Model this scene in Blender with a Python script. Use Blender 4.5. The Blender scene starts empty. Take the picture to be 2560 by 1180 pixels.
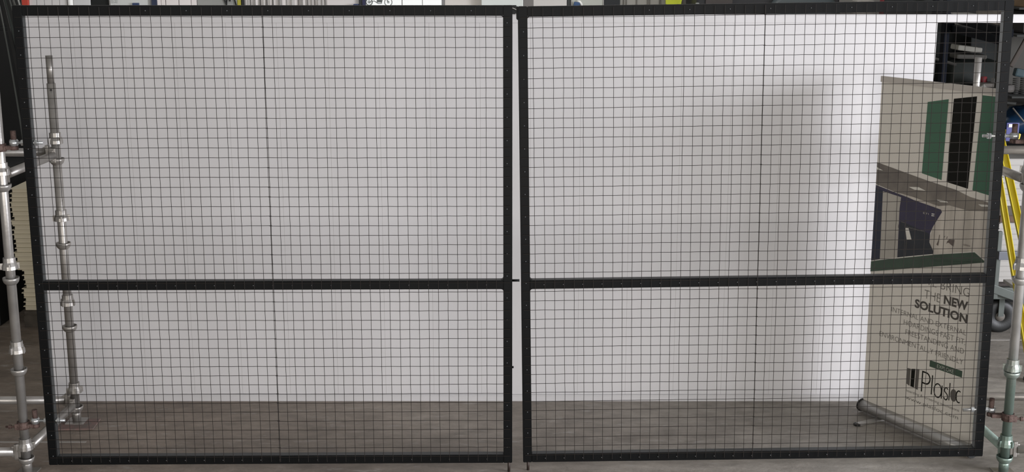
import bpy, bmesh, math, random
from mathutils import Vector, Matrix
random.seed(7)
PI = math.pi
sc = bpy.context.scene
COL = sc.collection

# ------------------------------------------------------------------ materials
def lin(c):
    return tuple(((v/255.0)/12.92 if v/255.0 <= 0.04045 else ((v/255.0+0.055)/1.055)**2.4) for v in c) + (1.0,)

def mat(name, c, rough=0.6, metal=0.0, noise=0.0, nscale=6.0, bump=0.0, bscale=60.0, c2=None, stretch=None, spec=None):
    m = bpy.data.materials.new(name); m.use_nodes = True
    nt = m.node_tree; b = nt.nodes['Principled BSDF']
    b.inputs['Base Color'].default_value = lin(c)
    b.inputs['Roughness'].default_value = rough
    b.inputs['Metallic'].default_value = metal
    if spec is not None: b.inputs['Specular IOR Level'].default_value = spec
    if noise > 0 or c2 is not None or bump > 0:
        tc = nt.nodes.new('ShaderNodeTexCoord'); mp = nt.nodes.new('ShaderNodeMapping')
        nt.links.new(tc.outputs['Object'], mp.inputs['Vector'])
        if stretch: mp.inputs['Scale'].default_value = stretch
    if noise > 0 or c2 is not None:
        n = nt.nodes.new('ShaderNodeTexNoise'); n.inputs['Scale'].default_value = nscale; n.inputs['Detail'].default_value = 6
        nt.links.new(mp.outputs['Vector'], n.inputs['Vector'])
        r = nt.nodes.new('ShaderNodeValToRGB'); r.color_ramp.elements[0].position = 0.32; r.color_ramp.elements[1].position = 0.68
        a = lin(c)
        if c2 is None:
            r.color_ramp.elements[0].color = tuple(v*(1-noise) for v in a[:3])+(1,)
            r.color_ramp.elements[1].color = tuple(min(1, v*(1+noise)) for v in a[:3])+(1,)
        else:
            r.color_ramp.elements[0].color = a; r.color_ramp.elements[1].color = lin(c2)
        nt.links.new(n.outputs['Fac'], r.inputs['Fac']); nt.links.new(r.outputs['Color'], b.inputs['Base Color'])
    if bump > 0:
        n2 = nt.nodes.new('ShaderNodeTexNoise'); n2.inputs['Scale'].default_value = bscale
        nt.links.new(mp.outputs['Vector'], n2.inputs['Vector'])
        bp = nt.nodes.new('ShaderNodeBump'); bp.inputs['Strength'].default_value = bump; bp.inputs['Distance'].default_value = 0.01
        nt.links.new(n2.outputs['Fac'], bp.inputs['Height']); nt.links.new(bp.outputs['Normal'], b.inputs['Normal'])
    return m

def floor_mat():
    m = bpy.data.materials.new('concrete_floor'); m.use_nodes = True
    nt = m.node_tree; b = nt.nodes['Principled BSDF']; N = nt.nodes.new; L = nt.links.new
    tc = N('ShaderNodeTexCoord')
    def noise(scale, stretch, detail=6, rough=0.6):
        mp = N('ShaderNodeMapping'); mp.inputs['Scale'].default_value = stretch
        L(tc.outputs['Object'], mp.inputs['Vector'])
        n = N('ShaderNodeTexNoise'); n.inputs['Scale'].default_value = scale; n.inputs['Detail'].default_value = detail; n.inputs['Roughness'].default_value = rough
        L(mp.outputs['Vector'], n.inputs['Vector']); return n
    def ramp(n, p0, c0, p1, c1):
        r = N('ShaderNodeValToRGB'); r.color_ramp.elements[0].position = p0; r.color_ramp.elements[0].color = c0
        r.color_ramp.elements[1].position = p1; r.color_ramp.elements[1].color = c1
        L(n.outputs['Fac'], r.inputs['Fac']); return r
    def mix(f, a, bb, mode='MIX'):
        x = N('ShaderNodeMix'); x.data_type = 'RGBA'; x.blend_type = mode
        if isinstance(f, float): x.inputs[0].default_value = f
        else: L(f, x.inputs[0])
        for s, v in ((6, a), (7, bb)):
            if isinstance(v, tuple): x.inputs[s].default_value = v
            else: L(v, x.inputs[s])
        return x.outputs[2]
    big = ramp(noise(0.9, (1, 1.6, 1)), 0.35, lin((116, 111, 105)), 0.65, lin((146, 142, 136)))
    # left half of the bay is browner, right half greyer
    sp = N('ShaderNodeSeparateXYZ'); L(tc.outputs['Object'], sp.inputs[0])
    mr = N('ShaderNodeMapRange'); mr.inputs[1].default_value = -2.6; mr.inputs[2].default_value = 1.4; L(sp.outputs[0], mr.inputs[0])
    tint = mix(mr.outputs[0], lin((232, 218, 207)), lin((255, 253, 250)))
    c = mix(1.0, big.outputs['Color'], tint, 'MULTIPLY')
    sm = ramp(noise(7, (1, 2.2, 1), 8, 0.7), 0.3, (0.66, 0.66, 0.65, 1), 0.72, (1.34, 1.34, 1.32, 1))
    c = mix(0.85, c, sm.outputs['Color'], 'MULTIPLY')
    sc_ = ramp(noise(5.5, (1, 3.5, 1), 8, 0.75), 0.57, (0, 0, 0, 1), 0.74, (1, 1, 1, 1))
    c = mix(sc_.outputs['Color'], c, lin((158, 154, 148)))
    dk = ramp(noise(3.2, (1, 5, 1), 9, 0.85), 0.58, (0, 0, 0, 1), 0.66, (1, 1, 1, 1))
    dm = N('ShaderNodeMath'); dm.operation = 'MULTIPLY'; dm.inputs[1].default_value = 0.6; L(dk.outputs['Color'], dm.inputs[0])
    c = mix(dm.outputs[0], c, lin((84, 78, 70)))
    L(c, b.inputs['Base Color'])
    b.inputs['Roughness'].default_value = 0.62
    bp = N('ShaderNodeBump'); bp.inputs['Strength'].default_value = 0.25; bp.inputs['Distance'].default_value = 0.01
    L(noise(30, (1, 1, 1)).outputs['Fac'], bp.inputs['Height']); L(bp.outputs['Normal'], b.inputs['Normal'])
    return m

def green_post_mat():
    """galvanised tube whose lower half carries worn pale green paint"""
    m = mat('galvanised_green_painted', (168, 166, 162), 0.35, 0.6, 0.2, 8, 0.06, 60)
    nt = m.node_tree; b = nt.nodes['Principled BSDF']; N = nt.nodes.new; L = nt.links.new
    src = b.inputs['Base Color'].links[0].from_socket
    g = N('ShaderNodeNewGeometry'); sp = N('ShaderNodeSeparateXYZ'); L(g.outputs['Position'], sp.inputs[0])
    n = N('ShaderNodeTexNoise'); n.inputs['Scale'].default_value = 6
    a = N('ShaderNodeMath'); a.operation = 'MULTIPLY_ADD'; a.inputs[1].default_value = 0.25; L(n.outputs['Fac'], a.inputs[0]); L(sp.outputs[2], a.inputs[2])
    mr = N('ShaderNodeMapRange'); mr.inputs[1].default_value = 0.62; mr.inputs[2].default_value = 0.85
    mr.inputs[3].default_value = 1; mr.inputs[4].default_value = 0; L(a.outputs[0], mr.inputs[0])
    x = N('ShaderNodeMix'); x.data_type = 'RGBA'; L(mr.outputs[0], x.inputs[0]); L(src, x.inputs[6]); x.inputs[7].default_value = lin((120, 136, 127))
    L(x.outputs[2], b.inputs['Base Color'])
    return m

K = {}
K['floor'] = floor_mat()
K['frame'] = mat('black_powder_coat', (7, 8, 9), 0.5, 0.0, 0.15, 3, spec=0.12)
K['frame_side'] = mat('black_coat_side_sheen', (52, 54, 54), 0.45, 0.0, 0.12, 5, spec=0.3)  # glancing reflections on the bar sides, painted in as a greyer coat
K['frame_side_pale'] = mat('black_coat_side_bright_sheen', (112, 115, 116), 0.45, 0.0, 0.12, 5, spec=0.3)  # right stile: reflected glow of the white wall, painted in as paler grey
K['wire'] = mat('dark_steel_wire', (36, 32, 29), 0.6, 0.0, spec=0.2)
K['screw'] = mat('zinc_screw', (92, 94, 96), 0.5, 0.3)
K['rod'] = mat('dark_brown_rod', (48, 38, 33), 0.6, 0.3, 0.2, 30)
K['galv'] = mat('galvanised_steel', (158, 155, 151), 0.33, 0.65, 0.2, 7, 0.05, 60)
K['galv_dull'] = mat('galvanised_dull', (150, 146, 141), 0.36, 0.65, 0.22, 8, 0.05, 60)
K['galv_green'] = green_post_mat()
K['green_paint'] = mat('pale_green_paint', (128, 143, 134), 0.55, 0.2, 0.15, 9, 0.2, 60)
K['rust'] = mat('rusty_steel', (62, 45, 40), 0.8, 0.2, c2=(96, 78, 72), nscale=40, bump=0.5, bscale=90)
K['chrome'] = mat('bright_zinc', (196, 198, 198), 0.28, 0.8)
K['red_plate'] = mat('worn_red_steel', (122, 96, 90), 0.85, 0.0, c2=(98, 90, 84), nscale=22)
K['pvc'] = mat('white_pvc', (190, 188, 188), 0.62, 0.0, 0.012, 2.0, spec=0.3)
K['pvc_cap'] = mat('white_pvc_trim', (188, 186, 186), 0.6, spec=0.3)
K['pvc_line'] = mat('panel_joint_grey', (128, 124, 120), 0.6)
K['silver'] = mat('silver_anodised', (176, 174, 170), 0.35, 0.6)
K['black'] = mat('black_plastic', (20, 21, 20), 0.55, 0, 0.3, 5)
K['banner'] = mat('banner_cloth', (206, 201, 191), 0.7, 0.0, 0.01, 3)
K['banner_hem'] = mat('banner_hem', (178, 172, 164), 0.6)
K['b_green'] = mat('print_green', (58, 96, 74), 0.5)
K['b_black'] = mat('print_black', (17, 17, 12), 0.6, spec=0.15)
K['b_ink'] = mat('print_grey_ink', (88, 84, 78), 0.6)
K['b_bold'] = mat('print_dark_ink', (70, 66, 60), 0.6)
K['b_purple'] = mat('print_purple', (50, 46, 66), 0.5, 0, 0.12, 8)
K['b_navy'] = mat('print_navy', (30, 36, 52), 0.5)
K['b_dark'] = mat('print_dark', (36, 40, 46), 0.5, 0, 0.2, 8)
K['b_white'] = mat('print_white', (205, 202, 192), 0.5)
K['b_door'] = mat('print_door', (165, 160, 150), 0.5, 0, 0.08, 12, stretch=(1, 1, .2))
K['b_ceil'] = mat('print_ceiling', (92, 86, 80), 0.5, c2=(134, 127, 116), nscale=5, stretch=(1, 1, 1))
K['b_wall'] = mat('print_hoarding', (164, 157, 146), 0.5, c2=(206, 198, 186), nscale=9, stretch=(1.4, 1.4, .12))
K['b_kerb'] = mat('print_green_kerb', (56, 74, 60), 0.5, 0, 0.12, 9)
K['b_mark'] = mat('print_brown_mark', (92, 82, 76), 0.6)

# ------------------------------------------------------------------ mesh builder
class MB:
    def __init__(s): s.b = bmesh.new(); s.mats = []
    def mi(s, m):
        if m is None: return 0
        if m not in s.mats: s.mats.append(m)
        return s.mats.index(m)
    def _tag(s, before, m):
        if m is None: return
        i = s.mi(m)
        for f in s.b.faces:
            if f not in before: f.material_index = i
    def box(s, c, d, rot=None, bev=0.0, m=None):
        before = set(s.b.faces) if m is not None else None
        t = bmesh.new(); bmesh.ops.create_cube(t, size=1)
        bmesh.ops.scale(t, vec=Vector(d), verts=t.verts)
        if bev > 0: bmesh.ops.bevel(t, geom=list(t.edges), offset=bev, segments=2, affect='EDGES', profile=0.6)
        M = Matrix.Translation(Vector(c)) @ (rot.to_4x4() if rot is not None else Matrix.Identity(4))
        bmesh.ops.transform(t, matrix=M, verts=t.verts)
        s.merge(t)
        if m is not None: s._tag(before, m)
        return s
    def merge(s, t):
        vm = {v: s.b.verts.new(v.co) for v in t.verts}
        for f in t.faces:
            nf = s.b.faces.new([vm[v] for v in f.verts]); nf.smooth = f.smooth
        t.free()
    def bb(s, x0, x1, y0, y1, z0, z1, bev=0.0):
        return s.box(((x0+x1)/2, (y0+y1)/2, (z0+z1)/2), (abs(x1-x0), abs(y1-y0), abs(z1-z0)), None, bev)
    def tube(s, pts, r, seg=16, caps=True):
        pts = [Vector(p) for p in pts]; rs = r if isinstance(r, (list, tuple)) else [r]*len(pts)
        rings = []; up = None
        for i, p in enumerate(pts):
            if i == 0: t = pts[1]-p
            elif i == len(pts)-1: t = p-pts[i-1]
            else: t = (pts[i+1]-p).normalized()+(p-pts[i-1]).normalized()
            t.normalize()
            if up is None:
                up = t.cross(Vector((0, 1, 0)) if abs(t.y) < 0.9 else Vector((1, 0, 0))).normalized()
            else: up = (up - t*up.dot(t)).normalized()
            w = t.cross(up)
            rings.append([s.b.verts.new(p+(up*math.cos(2*PI*k/seg)+w*math.sin(2*PI*k/seg))*rs[i]) for k in range(seg)])
        for a, b2 in zip(rings, rings[1:]):
            for k in range(seg):
                f = s.b.faces.new((a[k], a[(k+1) % seg], b2[(k+1) % seg], b2[k])); f.smooth = seg > 6
        if caps:
            s.b.faces.new(rings[0][::-1]); s.b.faces.new(rings[-1])
        return s
    def lathe(s, prof, c, axis='Z', seg=28, closed=True, smooth=True):
        """prof = [(r,h)...]; revolve about an axis through c"""
        c = Vector(c)
        def P(r, h, a):
            x, y = r*math.cos(a), r*math.sin(a)
            return c+(Vector((x, y, h)) if axis == 'Z' else Vector((h, x, y)) if axis == 'X' else Vector((x, h, y)))
        rings = [[s.b.verts.new(P(r, h, 2*PI*k/seg)) for k in range(seg)] for r, h in prof]
        n = len(rings)
        for i in range(n if closed else n-1):
            a, b2 = rings[i], rings[(i+1) % n]
            for k in range(seg):
                f = s.b.faces.new((a[k], a[(k+1) % seg], b2[(k+1) % seg], b2[k])); f.smooth = smooth
        return s
    def poly(s, pts, off=None):
        """flat polygon, or slab when off (thickness vector) is given"""
        v = [s.b.verts.new(Vector(p)) for p in pts]
        f = s.b.faces.new(v)
        if off is not None:
            w = [s.b.verts.new(Vector(p)+Vector(off)) for p in pts]
            s.b.faces.new(w[::-1]); n = len(v)
            for i in range(n): s.b.faces.new((v[i], w[i], w[(i+1) % n], v[(i+1) % n]))
        return s

def finish(name, mb, m, parent=None, label=None, cat=None, group=None, kind=None, normals=True):
    if normals: bmesh.ops.recalc_face_normals(mb.b, faces=mb.b.faces)
    if parent is None:
        xs = [v.co for v in mb.b.verts]
        o0 = Vector(((min(v.x for v in xs)+max(v.x for v in xs))/2, (min(v.y for v in xs)+max(v.y for v in xs))/2, min(v.z for v in xs)))
    else: o0 = Vector(parent['wloc'])
    bmesh.ops.translate(mb.b, vec=-o0, verts=mb.b.verts)
    me = bpy.data.meshes.new(name); mb.b.to_mesh(me); mb.b.free()
    if mb.mats:
        for x in mb.mats: me.materials.append(x)
    else: me.materials.append(m)
    o = bpy.data.objects.new(name, me); COL.objects.link(o)
    o['wloc'] = tuple(o0)
    if parent is None: o.location = o0
    else: o.parent = parent
    if label: o['label'] = label
    if cat: o['category'] = cat
    if group: o['group'] = group
    if kind: o['kind'] = kind
    return o

def thing(name, label, cat, loc, group=None):
    o = bpy.data.objects.new(name, None); COL.objects.link(o)
    o.location = loc; o['wloc'] = tuple(loc); o['label'] = label; o['category'] = cat; o.empty_display_size = .1
    if group: o['group'] = group
    return o

def copy_tree(o, parent=None, shift=(0, 0, 0)):
    c = o.copy(); COL.objects.link(c)
    if parent is not None: c.parent = parent
    else: c.location = Vector(o.location)+Vector(shift)
    for ch in list(o.children): copy_tree(ch, c)
    return c

# ------------------------------------------------------------------ camera
H = 2.734
cam = bpy.data.cameras.new('camera'); cam.sensor_width = 36; cam.lens = 36*3200/2560
co = bpy.data.objects.new('camera', cam); COL.objects.link(co)
co.location = (0, 0, H); co.rotation_euler = (math.radians(90-12.36), 0, 0)
cam.clip_end = 100
sc.camera = co

# ------------------------------------------------------------------ setting
finish('floor', MB().bb(-6.2, 7.2, 0.5, 13.4, -0.1, 0), K['floor'], kind='structure')
finish('wall_back', MB().bb(-6.2, 7.2, 13.3, 13.5, 0, 4.6), mat('workshop_wall', (150, 147, 143), 0.8, 0, 0.05, 3), kind='structure')
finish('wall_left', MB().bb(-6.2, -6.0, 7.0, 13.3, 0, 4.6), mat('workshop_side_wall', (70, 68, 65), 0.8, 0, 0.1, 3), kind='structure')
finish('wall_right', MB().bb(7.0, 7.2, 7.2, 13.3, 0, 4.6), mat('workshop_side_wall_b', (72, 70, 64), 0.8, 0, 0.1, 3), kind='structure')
pl = mat('pale_floor_line', (150, 146, 140), 0.7)
finish('trim_1', MB().bb(2.9, 6.9, 8.93, 8.955, 0, 0.002), pl, kind='structure')
finish('trim_2', MB().bb(-5.9, -2.45, 6.93, 6.945, 0, 0.002), pl, kind='structure')

# ------------------------------------------------------------------ white hoarding behind the gate
WY = 7.64
hw = thing('hoarding_wall', 'long freestanding white plastic panel hoarding standing on the concrete behind both mesh gates', 'hoarding', (-0.19, WY, 0))
for i in range(18):
    x0 = -2.89+0.3*i; x1 = x0+0.3
    m = MB()
    # plank profile with a tongue step that draws a fine joint line
    prof = [(x0+0.0006, WY), (x1-0.0006, WY), (x1-0.0006, WY+0.04), (x0+0.0006, WY+0.04)]
    m.poly([(a, b, 0.004) for a, b in prof], (0, 0, 2.384))
    finish('panel', m, K['pvc'], hw)
m = MB()
for i in range(1, 18):
    x0 = -2.89+0.3*i; m.bb(x0-0.0007, x0+0.0007, WY+0.0004, WY+0.038, 0.02, 2.36)
finish('joint_strip', m, K['pvc_line'], hw)
m = MB(); m.bb(-2.9, 2.512, WY-0.012, WY-0.001, 0.0, 0.040, 0.002); m.bb(-2.9, 2.512, WY-0.016, WY-0.001, 0.036, 0.0435, 0.0015); m.bb(-2.9, 2.512, WY+0.041, WY+0.052, 0, 0.044)
finish('bottom_channel', m, K['pvc_cap'], hw)
m = MB(); m.bb(-2.9, 3.75, WY-0.012, WY-0.001, 2.347, 2.393, 0.002); m.bb(-2.9, 3.75, WY+0.041, WY+0.052, 2.347, 2.393, 0.002); m.bb(-2.9, 3.75, WY-0.012, WY+0.052, 2.389, 2.395)
finish('top_channel', m, K['pvc_cap'], hw)

# ------------------------------------------------------------------ gate leaves
def make_leaf(origin, yaw, roll, sx, label, side):
    ox, oy, oz = origin; cy, sy, cr, sr = math.cos(yaw), math.sin(yaw), math.cos(roll), math.sin(roll)
    def W(a, b, d=0.0):          # a across from first wire, b up from first wire, d depth behind the mesh
        x = a*cr-b*sr; z = a*sr+b*cr
        return Vector((ox+x*cy-d*sy, oy+x*sy+d*cy, oz+z))
    P = 0.0508; px = P*sx
    A0, A1 = (-0.078, 2.416) if side == 'L' else (-0.0746, 2.42)
    T, Bm = 0.056, -2.3825
    root = thing('mesh_gate', label, 'gate', tuple(W((A0+A1)/2, Bm)), 'black mesh gate leaves')
    def bar(a0, a1, b0, b1, d0=0.002, d1=0.05):
        m = MB(); t = bmesh.new(); bmesh.ops.create_cube(t, size=1)
        for v in t.verts:
            v.co = W(a0 if v.co.x < 0 else a1, b0 if v.co.z < 0 else b1, d0 if v.co.y < 0 else d1)
        bmesh.ops.bevel(t, geom=list(t.edges), offset=0.003, segments=2, affect='EDGES')
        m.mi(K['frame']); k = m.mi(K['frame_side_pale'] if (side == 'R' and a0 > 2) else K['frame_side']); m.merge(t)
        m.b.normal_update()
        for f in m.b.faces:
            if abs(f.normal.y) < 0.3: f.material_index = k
        return m
    def fillet(m, a, b, da, db):
        n = 5; r = 0.012
        pts = [W(a, b, 0.004)]+[W(a+da*r*(1-math.sin(k*PI/2/n)), b+db*r*(1-math.cos(k*PI/2/n)), 0.004) for k in range(n+1)]
        m.poly(pts, W(0, 0, 0.04)-W(0, 0, 0))
    IL, IR = A0+0.048, A1-0.047
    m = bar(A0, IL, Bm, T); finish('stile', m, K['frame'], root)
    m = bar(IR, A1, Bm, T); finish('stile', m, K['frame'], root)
    for nm, b0, b1 in (('top_rail', 0.004, T-0.0005), ('middle_rail', -1.411, -1.363), ('bottom_rail', Bm+0.0005, -2.334)):
        m = bar(IL-0.001, IR+0.001, b0, b1)
        inner = IR if side == 'L' else IL; da = -1 if side == 'L' else 1
        if nm != 'bottom_rail': fillet(m, inner, b0, da, -1)
        if nm == 'middle_rail': fillet(m, inner, b1, da, 1)
        finish(nm, m, K['frame'], root)
    # welded mesh: two sheets lapped at the 23rd wire
    def sheet(c0, c1, d, shift):
        m = MB(); rr = 0.00145
        rnd = random.Random(c0*31+(1 if side == 'L' else 5))
        cols = list(range(c0, c1+1)); rows = list(range(0, 47))
        wob = {c: (rnd.uniform(-.0012, .0012), rnd.uniform(0, 6.28)) for c in cols}
        wr = {r: (rnd.uniform(-.0012, .0012), rnd.uniform(0, 6.28)) for r in rows}
        def node(c, r):
            return (c*px+shift+wob[c][0]*math.sin(r*.35+wob[c][1])+(0.0003 if r % 2 else -0.0003),
                    -r*P+wr[r][0]*math.sin(c*.3+wr[r][1])+(0.0003 if c % 2 else -0.0003))
        for c in cols:
            pts = []
            for r in [-0.95]+rows+[46.6]:
                a, b = node(c, min(max(int(round(r)), 0), 46))
                if r < 0 or r > 46: b = -r*P
                pts.append(W(a, b, d))
            m.tube(pts, rr, 5)
        ea = (A0+0.012) if c0 == 0 else c0*px+shift-0.004
        eb = (A1-0.012) if c1 == 46 else c1*px+shift+0.004
        for r in rows:
            pts = [W(ea, node(cols[0], r)[1], d-0.0026)]
            for c in cols:
                a, b = node(c, r)
                if ea < a < eb: pts.append(W(a, b, d-0.0026))
            pts.append(W(eb, node(cols[-1], r)[1], d-0.0026))
            m.tube(pts, rr, 5)
        finish('mesh_sheet', m, K['wire'], root, normals=False)
    sheet(0, 23, -0.0012, 0.0)
    sheet(23, 46, -0.0064, -0.0030)
    # zinc screws
    sp_ = []
    for k in range(0, 23): sp_.append((k*2*px+px*0.9, (Bm-2.334)/2, ))
    for k in range(0, 23): sp_.append((k*2*px+px*0.9, -1.387))
    for k in range(3, 12): sp_.append((k*4*px-px*0.5, 0.03))
    for k in range(0, 20): sp_.append((A0+0.026, -0.07-k*0.119))
    for k in range(0, 20): sp_.append((A1-0.028, -0.03-k*0.119))
    base = None
    for a, b in sp_:
        if base is None:
            m = MB(); c = W(0, 0, 0); m.lathe([(0.0001, -0.0022), (0.0018, -0.0018), (0.0028, 0.0), (0.0028, 0.003), (0.0001, 0.003)], c, axis='Y', seg=10, closed=False)
            base = finish('screw', m, K['screw'], root); b0 = Vector(c)
            base.location = W(a, b, 0.0)-b0
        else:
            s = base.copy(); COL.objects.link(s); s.parent = root; s.location = W(a, b, 0.0)-b0
    # drop rod near the meeting stile
    ra = A1-0.0175 if side == 'L' else A0+0.027
    p = W(ra, Bm, 0.011)
    m = MB(); m.tube([(p.x, p.y, p.z+0.01), (p.x, p.y, 0.0)], 0.0075, 12); finish('drop_rod', m, K['rod'], root)
    if side == 'L':
        m = MB(); m.tube([W(A1, -1.368, 0.02), W(A1+0.038, -1.368, 0.02)], 0.0065, 10); finish('latch_bar', m, K['frame'], root)
        m = MB(); m.tube([W(A1-0.001, -1.845, 0.02), W(A1+0.008, -1.845, 0.02)], 0.006, 8); finish('stop_bolt', m, K['frame'], root)
    else:
        m = MB(); a0 = A0-0.008
        m.poly([W(a0, T, 0.005), W(a0, -0.004, 0.005), W(a0+0.003, -0.009, 0.005), W(A0+0.001, -0.012, 0.005), W(A0+0.001, T, 0.005)], W(0, 0, .03)-W(0, 0, 0))
        finish('stop_plate', m, K['frame'], root)
    return root, W

gateL, WL = make_leaf((-2.4134, 6.4673, 2.4355), math.radians(0.77), math.radians(-0.03), 0.9995,
                      'black steel framed wire mesh gate leaf at left, hung from the left scaffold post', 'L')
gateR, WR = make_leaf((0.1042, 6.5214, 2.4288), math.radians(0.15), math.radians(0.743), 1.0013,
                      'black steel framed wire mesh gate leaf at right, hung from the right scaffold post', 'R')

# eye bolts that hang each leaf
def hinge_bolt(root, xe, xt, z, y=6.495):
    d = 1 if xt > xe else -1
    m = MB(); m.tube([(xe+d*0.018, y, z), (xt, y, z)], 0.0085, 12)
    m.lathe([(0.0155, -0.012), (0.0225, -0.012), (0.0225, 0.012), (0.0155, 0.012)], (xe, y, z), 'Z', 20)
    m.lathe([(0.0155, -0.016), (0.019, -0.016), (0.019, 0.017), (0.0155, 0.017)], (xe, y, z), 'Z', 20)
    hb = finish('hinge_bolt', m, K['chrome'], root)
    gx = (-2.491, -2.443) if d > 0 else (2.52, 2.468)
    for gxx, s in ((gx[0]-d*0.009, 1), (gx[1]+d*0.012, 1)):
        m = MB(); m.lathe([(0.0001, -0.008), (0.0165, -0.008), (0.0165, 0.008), (0.0001, 0.008)], (gxx, y, z), 'X', 6, closed=False, smooth=False)
        finish('nut', m, K['chrome'], hb)
hinge_bolt(gateL, -2.547, -2.397, 1.799); hinge_bolt(gateL, -2.557, -2.397, 0.297)
hinge_bolt(gateR, 2.586, 2.423, 1.827, 6.548)
def hinge_bolt_low(root):
    m = MB(); y = 6.548; z = 0.342; xe = 2.586
    m.tube([(xe-0.018, y, z+.004), (2.434, y, z-.004)], 0.0085, 12)
    m.lathe([(0.0155, -0.012), (0.0225, -0.012), (0.0225, 0.012), (0.0155, 0.012)], (xe, y, z), 'Z', 20)
    hb = finish('hinge_bolt', m, K['chrome'], root)
    for gxx in (2.558, 2.484):
        m = MB(); m.lathe([(0.0001, -0.008), (0.0165, -0.008), (0.0165, 0.008), (0.0001, 0.008)], (gxx, y, z), 'X', 6, closed=False, smooth=False)
        finish('nut', m, K['chrome'], hb)
hinge_bolt_low(gateR)

# ------------------------------------------------------------------ scaffold standards
def standard(x, y, label, cups, tops, material, top=2.176, spig=2.02, holes=True):
    root = thing('scaffold_post', label, 'scaffold post', (x, y, 0), 'galvanised scaffold posts')
    m = MB(); m.tube([(x, y, 0.006), (x, y, spig)], 0.0245, 28); m.tube([(x, y, 0.02), (x, y, 0.07)], 0.0262, 28)
    finish('tube', m, material, root)
    m = MB(); m.tube([(x, y, spig), (x, y, top)], 0.0195, 24)
    finish('spigot', m, material, root)
    m = MB(); m.tube([(x+.006, y-0.0235, spig-.035), (x+.006, y-0.027, spig-.035)], 0.006, 10); finish('pin_hole', m, K['black'], root)
    m = MB(); m.tube([(x-.002, y-0.0235, .047), (x-.002, y-0.0257, .047)], 0.005, 10); finish('pin_hole', m, K['black'], root)
    m = MB(); m.box((x, y, 0.003), (0.11, 0.11, 0.006), None, 0.001); finish('base_plate', m, K['galv_dull'], root)
    for z in cups:
        m = MB(); m.lathe([(0.0247, -0.030), (0.030, -0.026), (0.038, -0.016), (0.042, -0.004), (0.0425, 0.008), (0.0385, 0.008), (0.037, -0.002), (0.0247, -0.010)], (x, y, z), 'Z', 32)
        finish('bottom_cup', m, material, root)
    for i, z in enumerate(tops):
        m = MB(); m.lathe([(0.0258, 0.040), (0.0318, 0.040), (0.0322, 0.016), (0.041, -0.004), (0.0425, -0.022), (0.036, -0.024), (0.0258, -0.004)], (x, y, z), 'Z', 12, smooth=False)
        for k in range(4):
            a = k*PI/2+0.5+i*0.7
            R = Matrix.Rotation(a, 3, 'Z')
            m.box(Vector((x, y, z-0.006))+R @ Vector((0.041, 0, 0)), (0.014, 0.007, 0.034), R, 0.001)
        finish('top_cup', m, material, root)
    return root
levels = [0.09, 0.59, 1.09, 1.585]
pFL = standard(-2.624, 6.5, 'front left galvanised scaffold post, outside the gate, clamped by rusty couplers', [0.08, 0.58, 1.08, 1.575], [0.155, 0.70, 1.155, 1.655], K['galv'], 3.0, 2.9)
pBL = standard(-2.605, 7.25, 'galvanised scaffold post seen through the left gate mesh against the white hoarding', levels, [0.205, 0.745, 1.25, 1.70], K['galv_dull'])
pFR = standard(2.661, 6.5, 'scaffold post at right beside the yellow ladder, its foot painted pale green', [0.085, 0.565, 1.08, 1.575], [0.175, 0.60, 1.155, 1.665], K['galv_green'], 3.0, 2.9)
pBR = standard(2.632, 7.27, 'galvanised scaffold post top showing above the roll-up banner', levels, [0.2, 0.74, 1.25, 1.70], K['galv'], 2.172, 1.88)
for r_, off_ in ((pFL, 0), (pFR, 0)):
    pass

def ledger(p0, p1, label, material, group=None, trim0=0.03, trim1=0.03):
    p0 = Vector(p0); p1 = Vector(p1); d = (p1-p0).normalized()
    a = p0+d*trim0; b = p1-d*trim1
    root = thing('scaffold_ledger', label, 'scaffold ledger', tuple((p0+p1)/2), group)
    m = MB(); m.tube([a+d*0.03, b-d*0.03], 0.0238, 24); finish('tube', m, material, root)
    ang = math.atan2(d.y, d.x); R = Matrix.Rotation(ang, 3, 'Z')
    for c, s in ((a+d*0.02, 1), (b-d*0.02, -1)):
        m = MB(); m.box(c, (0.05, 0.018, 0.062), R, 0.004)
        m.box(c-d*0.0*s, (0.02, 0.03, 0.085), R, 0.004)
        finish('blade', m, material, root)
    return root
G = 'tubes tying the scaffold posts'
ledger((-2.624, 6.5, 1.625), (-2.605, 7.25, 1.625), 'upper short galvanised tube running back between the two left scaffold posts', K['galv_dull'], G)
ledger((-2.624, 6.5, 0.125), (-2.605, 7.25, 0.125), 'low wide galvanised tube running back from the left scaffold post foot', K['galv_dull'], G)
ledger((2.661, 6.5, 1.60), (2.632, 7.27, 1.60), 'upper short galvanised tube running back from the right post, in front of the ladder', K['galv_dull'], G)
ledger((2.661, 6.5, 0.13), (2.632, 7.27, 0.13), 'low pale green painted tube running back from the right scaffold post foot', K['green_paint'], G)
ledger((-2.605, 7.25, 1.635), (-3.80, 7.25, 1.635), 'dark galvanised tube running left behind the left gate stile at eye level', K['galv_dull'], G)
ledger((-2.605, 7.25, 0.142), (-3.80, 7.25, 0.142), 'low galvanised tube running out to the left from the rear left post', K['galv_dull'], G)
ledger((-2.624, 6.5, 0.118), (-3.80, 6.5, 0.112), 'low galvanised tube running out to the left from the front left post', K['galv_dull'], G)
ledger((2.632, 7.27, 1.645), (3.80, 7.27, 1.645), 'galvanised tube running right at the level of the rusty coupler, in front of the ladder', K['galv_dull'], G)
ledger((2.632, 7.27, 0.158), (3.80, 7.27, 0.158), 'low galvanised tube running out to the right from the rear right post', K['galv_dull'], G)
ledger((2.661, 6.5, 0.134), (3.80, 6.5, 0.134), 'low galvanised tube running out to the right from the front right post', K['galv_dull'], G)

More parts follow.
